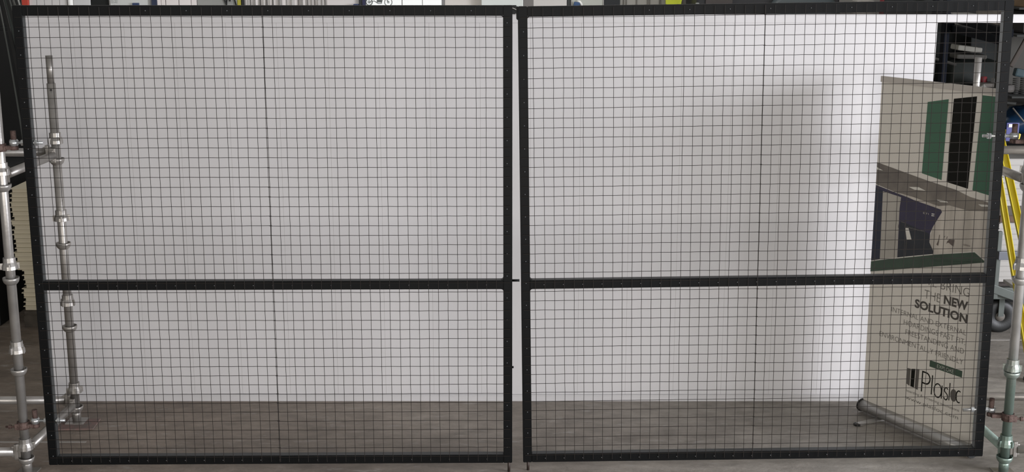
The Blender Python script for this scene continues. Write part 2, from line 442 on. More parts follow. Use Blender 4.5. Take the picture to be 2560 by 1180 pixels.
# rusty half couplers with upright studs that carry the gate eye bolts
def coupler(px_, py, bx, z, label, by=6.495):
    d = 1 if bx > px_ else -1
    root = thing('scaffold_coupler', label, 'coupler', (px_, py, z-0.04), 'rusty couplers on the scaffold posts')
    zc = z-0.025
    m = MB(); m.lathe([(0.0255, -0.02), (0.033, -0.02), (0.035, 0), (0.033, 0.02), (0.0255, 0.02)], (px_, py, zc), 'Z', 24)
    m.box((px_-d*0.012, py-0.034, zc), (0.045, 0.012, 0.034), None, 0.003)
    finish('clamp_ring', m, K['rust'], root)
    m = MB(); m.box(((px_+bx)/2+d*0.012, (py+by)/2-0.004, zc), (abs(bx-px_)-0.004, 0.036, 0.020), None, 0.004)
    m.lathe([(0.0001, -0.012), (0.021, -0.012), (0.021, 0.006), (0.0001, 0.006)], (bx, by, zc), 'Z', 18, closed=False)
    finish('clamp_arm', m, K['rust'], root)
    m = MB(); m.tube([(bx, by, zc), (bx, by, z+0.062)], 0.0138, 14); finish('stud', m, K['rust'], root)
    m = MB(); m.tube([(px_-d*0.02, py-0.03, zc), (px_-d*0.085, py-0.026, zc-0.002)], 0.006, 10)
    m.lathe([(0.0001, -0.007), (0.012, -0.007), (0.012, 0.007), (0.0001, 0.007)], (px_-d*0.062, py-0.028, zc-0.002), 'X', 6, closed=False, smooth=False)
    finish('swing_bolt', m, K['rust'], root)
coupler(-2.624, 6.5, -2.547, 1.799, 'rusty steel coupler clamped high on the left scaffold post, holding the gate eye bolt')
coupler(-2.624, 6.5, -2.557, 0.297, 'rusty steel coupler clamped low on the left scaffold post near the floor')
coupler(2.661, 6.5, 2.586, 1.827, 'rusty steel coupler clamped high on the right scaffold post beside the ladder', 6.548)
coupler(2.661, 6.5, 2.586, 0.342, 'rusty steel coupler clamped low on the pale green part of the right scaffold post', 6.548)

m = MB(); m.box((-2.595, 7.21, 0.0045), (0.24, 0.17, 0.008), Matrix.Rotation(0.05, 3, 'Z'), 0.002)
finish('sole_plate', m, K['red_plate'], None, 'worn reddish flat plate lying on the floor under the rear left scaffold post', 'plate')
# posts with soles: lift back-left base so it rests on the plate
pBL.location.z = 0.0086

# ------------------------------------------------------------------ roll-up banner
BA = Vector((2.15, 7.44, 0)); bd = Vector((0.45-0.15, 6.89-7.44, 0)).normalized(); bn = Vector((bd.y, -bd.x, 0))
def BP(s, z, o=0.0): return BA+bd*s+bn*o+Vector((0, 0, z))
ban = thing('rollup_banner', 'pull-up banner stand with green and black stripes, shop photo and printed lettering', 'banner', tuple(BP(0.425, 0, 0)))
m = MB()
n = 24
v0 = [m.b.verts.new(BP(0.0+0.84*i/n, 0.05, 0.0)) for i in range(n+1)]
v1 = [m.b.verts.new(BP(-0.008+0.848*i/n, 2.02, 0.0)) for i in range(n+1)]
for i in range(n): m.b.faces.new((v0[i], v0[i+1], v1[i+1], v1[i]))
cloth = finish('cloth', m, K['banner'], ban)
m = MB(); m.poly([BP(-0.012, 2.018, 0.006), BP(0.845, 2.018, 0.006), BP(0.845, 2.052, 0.006), BP(-0.012, 2.052, 0.006)], bn*-0.014)
finish('top_rail', m, K['banner_hem'], ban)
m = MB()
for k in range(14):
    pass
prof = [(math.cos(t)*0.042, 0.045+math.sin(t)*0.036) for t in [2*PI*k/20 for k in range(20)]]
ra = [m.b.verts.new(BP(0.0, z, o)) for o, z in prof]; rb = [m.b.verts.new(BP(0.85, z, o)) for o, z in prof]
for k in range(20):
    f = m.b.faces.new((ra[k], ra[(k+1) % 20], rb[(k+1) % 20], rb[k])); f.smooth = True
m.b.faces.new(ra); m.b.faces.new(rb[::-1])
finish('cassette', m, K['silver'], ban)
for s0 in (-0.008, 0.85):
    m = MB(); pr = [BP(s0, 0.045+math.sin(t)*0.041, math.cos(t)*0.047) for t in [2*PI*k/20 for k in range(20)]]
    m.poly(pr, bd*0.008); finish('end_cap', m, K['black'], ban)
for s0 in (0.16, 0.68):
    m = MB(); m.poly([BP(s0-0.02, 0.001, -0.06), BP(s0+0.02, 0.001, -0.06), BP(s0+0.02, 0.001, 0.19), BP(s0-0.02, 0.001, 0.19)], (0, 0, 0.010)); 
    ft = finish('foot', m, K['silver'], ban)
    m = MB(); m.poly([BP(s0-0.022, 0.0, 0.19), BP(s0+0.022, 0.0, 0.19), BP(s0+0.014, 0.0, 0.212), BP(s0-0.014, 0.0, 0.212)], (0, 0, 0.013)); finish('foot_tip', m, K['black'], ft)
m = MB(); m.tube([BP(0.425, 0.05, -0.03), BP(0.425, 2.03, -0.012)], 0.008, 10); finish('support_pole', m, K['silver'], ban)

def flat(name, m_, pts, o=0.0012, parent=ban):
    m = MB(); m.poly([BP(s, z, o) for s, z in pts]); return finish(name, m, m_, parent)
# stripes
flat('print_stripe', K['b_green'], [(0.352, 1.936), (0.345, 1.533), (0.492, 1.516), (0.501, 1.966)])
flat('print_stripe', K['b_black'], [(0.537, 1.972), (0.528, 1.511), (0.680, 1.497), (0.694, 2.0)])
flat('print_stripe', K['b_green'], [(0.730, 2.009), (0.712, 1.494), (0.839, 1.483), (0.839, 2.010)])
# shop photograph
ph = flat('printed_photo', K['b_ceil'], [(-0.006, 1.547), (0.20, 1.521), (0.387, 1.498), (0.60, 1.478), (0.70, 1.455), (0.838, 1.444), (0.839, 1.38), (0.6, 1.36), (0.504, 1.352), (0.25, 1.38), (-0.004, 1.417)], 0.0010)
def sub(m_, pts, o): return flat('printed_patch', m_, pts, o, ph)
sub(K['b_wall'], [(0.45, 1.36), (0.56, 1.385), (0.70, 1.378), (0.838, 1.40), (0.839, 1.13), (0.76, 1.165), (0.468, 1.09), (0.43, 1.15), (0.46, 1.26)], 0.0013)
sub(K['b_purple'], [(-0.004, 1.412), (0.20, 1.385), (0.504, 1.351), (0.512, 1.338), (0.455, 1.245), (0.437, 1.205), (0.437, 1.15), (0.468, 1.109), (0.468, 1.088), (0.208, 1.012), (-0.004, 0.95)], 0.0016)
sub(K['b_navy'], [(-0.004, 1.395), (0.056, 1.387), (0.056, 1.283), (0.066, 0.972), (-0.004, 0.952)], 0.0019)
sub(K['b_door'], [(0.057, 1.384), (0.203, 1.372), (0.196, 1.306), (0.203, 1.014), (0.066, 0.974)], 0.0022)
sub(K['b_dark'], [(0.205, 1.228), (0.248, 1.228), (0.43, 1.20), (0.436, 1.152), (0.468, 1.109), (0.468, 1.088), (0.206, 1.014)], 0.0019)
sub(K['b_white'], [(0.249, 1.200), (0.275, 1.203), (0.304, 1.140), (0.267, 1.133)], 0.0025)
sub(K['b_ink'], [(0.266, 1.133), (0.2695, 1.133), (0.2665, 1.031), (0.263, 1.031)], 0.0025)
sub(K['b_ink'], [(0.216, 1.2275), (0.245, 1.2275), (0.245, 1.2315), (0.216, 1.2315)], 0.0025)
sub(K['b_ink'], [(0.246, 1.20), (0.248, 1.20), (0.248, 1.228), (0.246, 1.228)], 0.0025)
sub(K['b_white'], [(-0.004, 1.519), (0.049, 1.505), (0.0, 1.504)], 0.0025)
sub(K['b_white'], [(0.254, 1.441), (0.332, 1.451), (0.383, 1.439), (0.301, 1.431)], 0.0025)
sub(K['b_white'], [(0.468, 1.402), (0.538, 1.407), (0.552, 1.399), (0.495, 1.393)], 0.0025)
sub(K['b_white'], [(0.758, 1.425), (0.818, 1.432), (0.835, 1.425), (0.784, 1.416)], 0.0025)
sub(K['b_wall'], [(0.17, 1.395), (0.30, 1.372), (0.504, 1.352), (0.50, 1.366), (0.30, 1.388)], 0.0025)
sub(K['b_white'], [(0.439, 1.313), (0.460, 1.3155), (0.460, 1.3195), (0.439, 1.3185)], 0.0025)
sub(K['b_white'], [(0.439, 1.303), (0.460, 1.3055), (0.460, 1.3095), (0.439, 1.3085)], 0.0025)
sub(K['b_kerb'], [(-0.004, 0.948), (0.074, 0.973), (0.208, 1.012), (0.475, 1.087), (0.76, 1.159), (0.838, 1.122), (0.839, 1.124), (0.835, 1.118), (-0.004, 0.886)], 0.0028)
sub(K['b_white'], [(-0.004, 0.948), (0.074, 0.973), (0.30, 1.037), (0.475, 1.087), (0.475, 1.092), (0.30, 1.043), (0.074, 0.978), (-0.004, 0.953)], 0.0030)
sub(K['b_mark'], [(0.561, 1.166), (0.566, 1.183), (0.580, 1.196), (0.600, 1.198), (0.617, 1.201), (0.614, 1.180), (0.612, 1.162), (0.595, 1.168), (0.580, 1.176), (0.570, 1.176)], 0.0030)
sub(K['b_mark'], [(0.491, 1.149), (0.503, 1.180), (0.506, 1.208), (0.510, 1.208), (0.507, 1.17), (0.503, 1.144)], 0.0030)
sub(K['b_mark'], [(0.558, 1.197), (0.563, 1.21), (0.566, 1.21), (0.561, 1.195)], 0.0030)
sub(K['b_mark'], [(0.540, 1.200), (0.545, 1.209), (0.548, 1.209), (0.543, 1.198)], 0.0030)
sub(K['b_mark'], [(0.195, 1.19), (0.198, 1.19), (0.198, 1.21), (0.195, 1.21)], 0.0030)

def text_mesh(txt, offset):
    cu = bpy.data.curves.new('tmp', 'FONT'); cu.body = txt; cu.size = 1; cu.offset = offset; cu.resolution_u = 4
    ob = bpy.data.objects.new('tmp', cu); COL.objects.link(ob)
    bpy.context.view_layer.update()
    me = bpy.data.meshes.new_from_object(ob.evaluated_get(bpy.context.evaluated_depsgraph_get()))
    bpy.data.objects.remove(ob); bpy.data.curves.remove(cu)
    return me
def lettering(txt, s0, s1, z0, z1, m_, offset=0.0, shear=0.0, o=0.0014, parent=ban, P=None, slope=0.0):
    me = text_mesh(txt, offset)
    xs = [v.co.x for v in me.vertices]; ys = [v.co.y for v in me.vertices]
    # cap height runs from 0 to the top; descenders hang below
    top = max(ys); xa, xb = min(xs), max(xs)
    w0 = Vector((parent or ban)['wloc'])
    for v in me.vertices:
        u = (v.co.x-xa)/(xb-xa); h = v.co.y/top
        v.co = (P or BP)(s0+(s1-s0)*u, z0+(z1-z0)*h+slope*u, o)-w0
    me.materials.append(m_)
    ob = bpy.data.objects.new('lettering', me); COL.objects.link(ob); ob.parent = parent; ob['wloc'] = tuple(w0)
    return ob
thin = -0.018
lettering('WE BRING', 0.402, 0.747, 0.903, 0.952, K['b_ink'], thin)
lettering('THE', 0.428, 0.545, 0.823, 0.873, K['b_ink'], thin)
lettering('NEW', 0.572, 0.744, 0.827, 0.876, K['b_bold'], 0.035)
lettering('SOLUTION', 0.361, 0.747, 0.755, 0.804, K['b_bold'], 0.035)
lettering('INTERNAL AND EXTERNAL', 0.184, 0.745, 0.684, 0.713, K['b_ink'], thin)
lettering('HOARDINGS FAST FIT,', 0.287, 0.745, 0.630, 0.661, K['b_ink'], thin)
lettering('FREESTANDING AND', 0.305, 0.740, 0.575, 0.606, K['b_ink'], thin)
lettering('ENVIRONMENTALLY FRIENDLY', 0.102, 0.740, 0.513, 0.543, K['b_ink'], thin)
flat('print_button', K['b_kerb'], [(0.503, 0.474), (0.503, 0.436), (0.740, 0.439), (0.740, 0.477)], 0.0012)
lettering('EXPLORE', 0.560, 0.680, 0.445, 0.466, K['b_white'], thin, o=0.002)
flat('print_logo_bar', K['b_ink'], [(0.338, 0.379), (0.339, 0.284), (0.364, 0.277), (0.364, 0.382)])
flat('print_logo_bar', K['b_black'], [(0.369, 0.383), (0.370, 0.277), (0.398, 0.277), (0.399, 0.391)])
flat('print_logo_bar', K['b_ink'], [(0.405, 0.393), (0.404, 0.275), (0.428, 0.272), (0.430, 0.398)])
# the logo word drawn from strokes
def stroke(pts, w, m, o=0.0014):
    pts = [Vector((a, b)) for a, b in pts]; L_, R_ = [], []
    for i, p in enumerate(pts):
        t = (pts[min(i+1, len(pts)-1)]-pts[max(i-1, 0)]).normalized(); nn = Vector((-t.y, t.x))*w/2
        L_.append(m.b.verts.new(BP(*(p+nn), o))); R_.append(m.b.verts.new(BP(*(p-nn), o)))
    for i in range(len(pts)-1): m.b.faces.new((L_[i], L_[i+1], R_[i+1], R_[i]))
def arc(cx, cz, rx, rz, a0, a1, n=18): return [(cx+rx*math.cos(math.radians(a0+(a1-a0)*k/n)), cz+rz*math.sin(math.radians(a0+(a1-a0)*k/n))) for k in range(n+1)]
m = MB(); w = 0.0085
stroke([(0.456, 0.271), (0.456, 0.394)], w, m)
stroke([(0.452, 0.392), (0.480, 0.392)]+arc(0.484, 0.359, 0.030, 0.033, 90, -90, 16)+[(0.480, 0.326), (0.456, 0.326)], w, m)
stroke([(0.531, 0.276), (0.531, 0.391)], w*.9, m)
stroke(arc(0.576, 0.313, 0.027, 0.040, 0, 360, 30), w*.8, m)
stroke([(0.606, 0.274), (0.606, 0.352)], w*.8, m)
stroke(arc(0.637, 0.331, 0.012, 0.018, 30, 200, 10)+arc(0.637, 0.296, 0.013, 0.019, 60, -160, 12), w*.75, m)
stroke([(0.661, 0.281), (0.661, 0.384)], w*.75, m)
stroke(arc(0.729, 0.323, 0.019, 0.034, 60, 300, 18), w*.8, m)
finish('print_logo_word', m, K['b_black'], ban)
flat('print_logo_dot', K['b_ink'], arc(0.692, 0.320, 0.024, 0.036, 0, 345, 23), 0.0013)
lettering('hoarding & screening innovations', 0.338, 0.738, 0.237, 0.253, K['b_ink'], -0.01)
lettering('www.plasloc.com', 0.340, 0.736, 0.191, 0.213, K['b_ink'], -0.012)
lettering('ETI', 0.378, 0.418, 1.306, 1.316, K['b_door'], 0, o=0.0035, parent=ph)
lettering('Littlehampton', 0.250, 0.392, 1.204, 1.211, K['b_door'], -0.02, o=0.0035, parent=ph)
lettering('LEEDS', 0.681, 0.727, 1.183, 1.191, K['b_mark'], 0, o=0.0035, parent=ph)

# ------------------------------------------------------------------ left background: stacked panels, dark strips
cream = mat('cream_pvc', (205, 196, 172), 0.6, 0, 0.03, 5)
cream_d = mat('cream_pvc_shadow', (150, 140, 118), 0.7)
wood_d = mat('old_pallet_wood', (74, 68, 60), 0.85, 0, 0.3, 14)
pal = thing('wooden_pallet', 'dark wooden pallet on the floor carrying the cream ribbed panels', 'pallet', (-3.0, 9.75, 0), 'pallets')
for y in (9.32, 9.72, 10.12):
    m = MB()
    for x in (-3.62, -3.1, -2.5): m.bb(x-0.05, x+0.05, y-0.05, y+0.05, 0.0, 0.088, 0.003)
    m.bb(-3.66, -2.36, y-0.05, y+0.05, 0.088, 0.106, 0.002)
    finish('bearer', m, wood_d, pal)
m = MB()
for k in range(8): m.bb(-3.66+k*0.17, -3.66+k*0.17+0.12, 9.26, 10.18, 0.106, 0.124, 0.002)
finish('deck', m, wood_d, pal)
rs = random.Random(3)
m = MB(); x0, y0 = -3.655, 9.30; hh = 0.0345
m.bb(x0, x0+1.15, y0, y0+0.9, 0.0, hh-0.008, 0.002); m.bb(x0-0.012, x0+1.16, y0-0.006, y0+0.9, hh-0.008, hh-0.001, 0.001)
proto = finish('ribbed_panel', m, cream, None)
proto['category'] = 'panel'; proto['group'] = 'cream ribbed panels stacked on the left pallet'
NP = 27
for k in range(NP):
    o = proto if k == 0 else proto.copy()
    if k: COL.objects.link(o)
    j = rs.uniform(-0.016, 0.012)-(0.045 if k > 8 else 0)
    b0 = Vector(proto['wloc'])
    o.location = (b0.x+j, b0.y+rs.uniform(-0.006, 0.006), 0.1245+k*hh)
    o['label'] = 'cream ribbed plastic panel in the tall stack on the pallet behind the left post'
proto2 = [o for o in COL.objects if o.name.startswith('ribbed_panel')]
top = max(proto2, key=lambda o: o.location.z); top['label'] = 'topmost cream ribbed panel of the tall stack behind the left post'
bot = min(proto2, key=lambda o: o.location.z); bot['label'] = 'lowest cream ribbed panel, resting directly on the left pallet'

strip_cols = [((26, 28, 27), 'black'), ((92, 94, 90), 'grey'), ((18, 20, 19), 'black'), ((52, 60, 56), 'dark green'), ((92, 96, 93), 'grey'), ((150, 150, 146), 'pale')]
smats = [mat('strip_'+n.replace(' ', '_')+str(i), c, 0.4, 0, 0.1, 6) for i, (c, n) in enumerate(strip_cols)]
# (x at floor, x at top, width, bow, material)
strips = [(-3.62, -4.01, 0.004, 0.02, 5), (-3.66, -4.03, 0.020, 0.02, 0), (-3.68, -4.075, 0.009, 0.03, 1), (-3.71, -4.10, 0.018, 0.03, 2), (-3.76, -4.12, 0.014, 0.05, 4),
          (-3.80, -4.145, 0.016, 0.04, 0), (-3.83, -4.155, 0.006, 0.03, 1), (-3.85, -4.18, 0.015, 0.03, 3), (-3.91, -4.22, 0.02, 0.03, 2), (-4.0, -4.25, 0.011, 0.02, 4)]
whichs = ['rightmost', 'second from the right', 'third from the right', 'fourth from the right', 'fifth from the right', 'sixth from the right', 'seventh from the right', 'eighth from the right', 'ninth from the right', 'last at the left']
order = sorted(range(len(strips)), key=lambda i: -strips[i][0])
for i, (xa, xb, w_, bow, mi_) in enumerate(strips):
    m = MB(); n = 14; y = 10.24+0.03*i
    L_, R_, L2, R2 = [], [], [], []
    for k in range(n+1):
        t = k/n; z = 0.001+t*2.75; x = xa+(xb-xa)*t*t*0.6+(xb-xa)*t*0.4; x += bow*math.sin(t*PI)*0.5; yy = y+0.12*t
        ww = w_*(0.75+0.4*math.sin(t*2.3+i))
        L_.append(m.b.verts.new((x-ww, yy, z))); R_.append(m.b.verts.new((x+ww, yy, z)))
        L2.append(m.b.verts.new((x-ww, yy+0.012, z))); R2.append(m.b.verts.new((x+ww, yy+0.012, z)))
    for k in range(n):
        m.b.faces.new((L_[k], R_[k], R_[k+1], L_[k+1])); m.b.faces.new((R2[k], L2[k], L2[k+1], R2[k+1]))
        m.b.faces.new((L2[k], L_[k], L_[k+1], L2[k+1])); m.b.faces.new((R_[k], R2[k], R2[k+1], R_[k+1]))
    m.b.faces.new((L_[0], L2[0], R2[0], R_[0])); m.b.faces.new((L_[n], R_[n], R2[n], L2[n]))
    finish('plastic_strip', m, smats[mi_], None, 'tall bowed %s strip behind the left post, %s of its bundle' % (strip_cols[mi_][1], whichs[order.index(i)]), 'strip', 'long strips leaning at the left')
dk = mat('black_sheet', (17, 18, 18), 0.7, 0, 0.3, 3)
for i, (xr, ht, lb_) in enumerate(((-3.35, 2.12, 'nearest lower black board, added to keep the depth behind the cream stack dark'), (-3.30, 2.15, 'second lower black board, added to darken the depth behind the cream stack'), (-4.13, 2.75, 'tall black board standing upright at the far left edge'), (-4.12, 2.70, 'rearmost tall black board at the far left edge'))):  # the two lower boards are added to fill in the room's darkness
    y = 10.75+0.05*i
    finish('dark_backing_board', MB().bb(-5.6+0.05*i, xr, y, y+0.03, 0.001, ht, 0.003), dk, None, lb_, 'board', 'black boards standing at the left')
finish('black_crate', MB().bb(-5.0, -3.86, 9.30, 10.2, 0.001, 1.15, 0.01), dk, None, 'big black crate left of the cream panel stack', 'crate')

# ------------------------------------------------------------------ far wall items, seen over the top of the hoarding
FY = 12.6
def far_box(name, x0, x1, z0, z1, c, label, cat, y=FY, d=0.06, group=None, rough=0.6, noise=0.04):
    m_ = mat(name+'_mat', c, rough, 0, noise, 4)
    mb = MB(); mb.bb(x0, x1, y, y+d, z0, z1, 0.004)
    return finish(name, mb, m_, None, label, cat, group)
far_box('black_post', -4.84, -4.775, 0, 2.7, (22, 24, 23), 'narrow black post by the red one at the far left', 'post')
r = thing('red_post', 'narrow red post with a pale edge strip at the far left', 'post', (-4.72, FY, 0))
finish('shaft', MB().bb(-4.755, -4.69, FY, FY+.05, 0, 2.7, .003), mat('red_paint', (196, 76, 62), 0.5), r)
finish('edge_strip', MB().bb(-4.77, -4.756, FY, FY+.05, 0, 2.7), mat('pale_edge', (205, 200, 195), 0.6), r)
shm = mat('pale_sheet', (214, 211, 209), 0.6, 0, 0.06, 4); shl = mat('sheet_edge', (90, 88, 86), 0.7)
for i in range(5):
    x = -4.685+i*0.074
    r = thing('leaning_sheet', '%s pale grey sheet leaning on the far wall right of the red post' % ['first', 'second', 'third', 'fourth', 'fifth'][i], 'sheet', (x+0.036, FY, 0), 'pale sheets on the far wall')
    finish('face', MB().poly([(x, FY-0.1, 0), (x+0.070, FY-0.1, 0), (x+0.070, FY+0.04, 2.6), (x, FY+0.04, 2.6)], (0, 0.01, 0)), shm, r)
    finish('edge', MB().poly([(x+0.070, FY-0.1, 0), (x+0.0745, FY-0.1, 0), (x+0.0735, FY+0.04, 2.6), (x+0.070, FY+0.04, 2.6)], (0, 0.01, 0)), shl, r)
m = MB(); m.tube([(-4.281, FY+0.02, 0), (-4.281, FY+0.02, 2.62)], 0.029, 16)
finish('white_pipe', m, mat('white_pipe_m', (240, 240, 238), 0.4), None, 'thick bright white upright pipe beside the leaning sheets', 'pipe')
far_box('white_board', -4.25, -4.085, 0.0, 2.6, (205, 205, 204), 'plain white board standing between the white pipe and a black cabinet', 'board')
far_box('black_cabinet', -4.08, -3.90, 0.0, 2.5, (17, 20, 18), 'tall narrow black cabinet left of the handwritten whiteboard', 'cabinet', d=0.35)

wb = thing('whiteboard', 'whiteboard with small black handwriting and a blue eraser at far left', 'whiteboard', (-3.70, FY, 1.5))
finish('board', MB().bb(-3.885, -3.51, FY-.02, FY, 1.5, 2.75, .003), mat('wb_surface', (196, 198, 194), 0.35), wb)
finish('frame', MB().bb(-3.895, -3.885, FY-.03, FY+.01, 1.49, 2.76).bb(-3.51, -3.50, FY-.03, FY+.01, 1.49, 2.76).bb(-3.895, -3.50, FY-.03, FY+.01, 1.48, 1.50), K['silver'], wb)
finish('eraser', MB().bb(-3.667, -3.605, FY-.05, FY-.02, 2.252, 2.287, .004), mat('eraser_blue', (46, 60, 92), 0.6), wb)
def WP(y):
    return lambda s, z, o: Vector((s, y-o, z))
P_ = WP(FY-.02)
for t_, x0, x1, z in (('Qty Size', -3.878, -3.812, 2.302), ('Get Plan', -3.878, -3.815, 2.286), ('Fix', -3.85, -3.83, 2.258), ('Order list', -3.87, -3.75, 2.40), ('Frames', -3.87, -3.77, 2.46)):
    lettering(t_, x0, x1, z, z+0.009, K['b_dark'], -0.01, o=0.003, parent=wb, P=P_)
far_box('navy_post', -3.495, -3.44, 0.0, 2.7, (36, 44, 66), 'dark navy upright between the whiteboard and the plank cladding', 'post', noise=0.3)
plank = mat('pale_cladding', (216, 209, 206), 0.6, 0, 0.03, 4)
r = thing('wall_cladding', 'pale pinkish grey cladding boards with dark joints on the far wall', 'cladding', (-3.25, FY, 0))
for a, b in ((-3.438, -3.402), (-3.398, -3.360), (-3.353, -3.232), (-3.225, -3.112), (-3.107, -3.055)):
    finish('board', MB().bb(a, b, FY, FY+.03, 0, 2.7, .002), plank, r)
finish('backing', MB().bb(-3.44, -3.05, FY+.031, FY+.04, 0, 2.7), K['b_dark'], r)
gb = thing('cable_board', 'dull grey board crossed by hanging black cables', 'board', (-2.86, FY, 0))
finish('face', MB().bb(-3.05, -2.665, FY, FY+.04, 0.0, 2.7, .003), mat('dull_grey', (138, 138, 134), 0.7, 0, 0.08, 5), gb)
for pts in (((-2.82, 2.75), (-2.80, 2.36), (-2.765, 2.27), (-2.75, 2.1)), ((-2.755, 2.75), (-2.755, 2.4), (-2.77, 2.2)), ((-2.705, 2.75), (-2.70, 2.38), (-2.665, 2.24)), ((-2.72, 2.7), (-2.73, 2.3))):
    m = MB(); m.tube([(x, FY-.012, z) for x, z in pts], 0.006, 8); finish('cable', m, K['black'], gb)
far_box('yellow_post', -2.662, -2.628, 0, 2.7, (158, 150, 52), 'narrow yellow upright on the far wall', 'post')
far_box('black_strip_post', -2.624, -2.605, 0, 2.7, (26, 27, 26), 'thin black upright right of the yellow one', 'post')
finish('pipe_board', MB().bb(-2.60, -1.80, FY+.05, FY+.08, 0, 2.7, .003), mat('pipe_wall', (214, 209, 206), 0.6, 0, 0.03, 4), None, 'pale backing board behind the row of vertical pipes', 'board')
pipes = [(612, 2, 150), (617.5, 1.5, 110), (624, 2.4, 70), (630.5, 2, 135), (635, 2, 100), (645, 1.5, 120), (649, 3, 60), (658, 4, 165), (665, 3.4, 70), (672, 2, 140), (680, 2.6, 40), (699, 9, 120), (714.5, 1.5, 80), (730, 9, 140), (744, 2.2, 50), (750, 3, 130), (754.5, 2, 120), (764, 2, 110), (767.5, 2, 60), (777, 4, 120), (785, 2, 70), (795, 6, 140), (803, 2.2, 80), (811, 2.6, 50)]
pm = {}
for j, (u, w_, g) in enumerate(pipes):
    x = (u-1280)*0.003873; r_ = w_*0.0019
    g2 = round(g/30)*30
    if g2 not in pm: pm[g2] = mat('pipe_grey_%d' % g2, (g2+6, g2+3, g2), 0.5)
    m = MB(); m.tube([(x, FY+0.045-r_, 0), (x, FY+0.045-r_, 2.7)], r_, 10)
    finish('conduit_pipe', m, pm[g2], None, '%s vertical %s pipe on the far wall, %s' % (['thin', 'thick'][w_ > 3.2], 'dark' if g < 90 else 'grey', ['first', 'second', 'third', 'fourth', 'fifth', 'sixth', 'seventh', 'eighth', 'ninth', 'tenth', 'eleventh', 'twelfth', 'thirteenth', 'fourteenth', 'fifteenth', 'sixteenth', 'seventeenth', 'eighteenth', 'nineteenth', 'twentieth', 'twenty-first', 'twenty-second', 'twenty-third', 'rightmost'][j] + ' right of the yellow upright'), 'pipe', 'vertical pipes on the far wall')
far_box('plain_wall_board', -1.80, -1.44, 0, 2.7, (196, 191, 188), 'plain grey wall board between the pipes and the motorcycle poster', 'board', y=FY+.04, d=.04)
far_box('small_blue_box', -1.535, -1.487, 2.245, 2.275, (40, 50, 84), 'small navy box low beside the motorcycle poster', 'box', y=FY-.03, d=.07)
far_box('dark_post', -1.484, -1.46, 0, 2.7, (28, 30, 32), 'thin dark upright left of the navy post', 'post')
far_box('navy_frame_post', -1.452, -1.418, 0, 2.7, (38, 38, 66), 'navy upright at the left edge of the motorcycle poster', 'post')
po = thing('motorcycle_poster', 'bright white board carrying a line drawing of a motorcycle', 'poster', (-1.05, FY, 1.2))
posm = mat('poster_white', (250, 252, 250), 0.5)
for a, b in ((-1.414, -1.070), (-1.062, -0.872), (-0.866, -0.682)):
    finish('sheet', MB().bb(a, b, FY, FY+.02, 1.2, 2.9, .002), posm, po)
# line drawing: wheels, engine, frame, tank, seat, bars
inkm = mat('poster_ink', (82, 86, 84), 0.6)
def pring(cx, cz, r0, r1, y=FY-.003, sx_=1):
    m = MB(); n = 32
    a = [m.b.verts.new((cx+r0*math.cos(2*PI*k/n)*sx_, y, cz+r0*math.sin(2*PI*k/n))) for k in range(n)]
    b = [m.b.verts.new((cx+r1*math.cos(2*PI*k/n)*sx_, y, cz+r1*math.sin(2*PI*k/n))) for k in range(n)]
    for k in range(n): m.b.faces.new((a[k], a[(k+1) % n], b[(k+1) % n], b[k]))
    return m
zc = 2.293
x1_, x2_ = (922.8-1280)*0.003873, (970.8-1280)*0.003873
finish('drawn_wheel', pring(x1_, zc+.001, 0.026, 0.034), inkm, po); finish('drawn_hub', pring(x1_, zc+.002, 0.008, 0.014), inkm, po)
finish('drawn_wheel', pring(x2_, zc, 0.033, 0.0385), inkm, po); finish('drawn_hub', pring(x2_, zc+.001, 0.003, 0.012), mat('poster_ink_pale', (165, 168, 166), 0.6), po)
def pl2(pts, w, y=FY-.004):
    m = MB(); pts = [Vector((a, b)) for a, b in pts]; L_, R_ = [], []
    for i, p in enumerate(pts):
        t = (pts[min(i+1, len(pts)-1)]-pts[max(i-1, 0)]).normalized(); nn = Vector((-t.y, t.x))*w/2
        L_.append(m.b.verts.new((p.x+nn.x, y, p.y+nn.y))); R_.append(m.b.verts.new((p.x-nn.x, y, p.y-nn.y)))
    for i in range(len(pts)-1): m.b.faces.new((L_[i], L_[i+1], R_[i+1], R_[i]))
    return m
finish('drawn_frame', pl2([(x1_, zc), (x1_+.05, zc+.012), (x1_+.075, zc-.004), (x1_+.085, zc-.012), (x1_+.118, zc-.013), (x1_+.128, zc+.02), (x2_-.04, zc+.07), (x1_+.06, zc+.055), (x1_, zc+.045)], .005), inkm, po)
finish('drawn_fork', pl2([(x2_, zc), (x2_-.045, zc+.085), (x2_-.06, zc+.10)], .006), inkm, po)
finish('drawn_engine', pl2([(x1_+.075, zc+.012), (x1_+.122, zc+.010)], .026), inkm, po)
finish('drawn_tank', pl2([(x1_+.02, zc+.06), (x1_+.06, zc+.062), (x1_+.09, zc+.078), (x2_-.05, zc+.075)], .018), inkm, po)
far_box('grey_post', -0.680, -0.655, 0, 2.7, (120, 118, 118), 'slim grey upright at the right edge of the motorcycle poster', 'post')
far_box('beige_wall_board', -0.653, -0.295, 0, 2.7, (196, 190, 184), 'beige grey wall board left of the pale cabinet', 'board', y=FY+.02)
cb = thing('pale_cabinet', 'pale greenish white cabinet with a black panel, seen above the gap between the gates', 'cabinet', (-0.1, FY, 0))
finish('body', MB().bb(-0.294, 0.108, FY-.1, FY+.3, 0, 2.6, .006), mat('cabinet_white', (200, 204, 200), 0.45), cb)
finish('black_panel', MB().bb(-0.178, 0.042, FY-.115, FY-.1, 1.9, 2.268, .002), K['black'], cb)
m = MB(); m.tube([(-0.05+0.10*math.cos(t), FY-.12, 2.205+0.042*math.sin(t)) for t in [2*PI*k/28 for k in range(27)]], 0.0045, 8)
finish('oval_trim', m, K['silver'], cb)
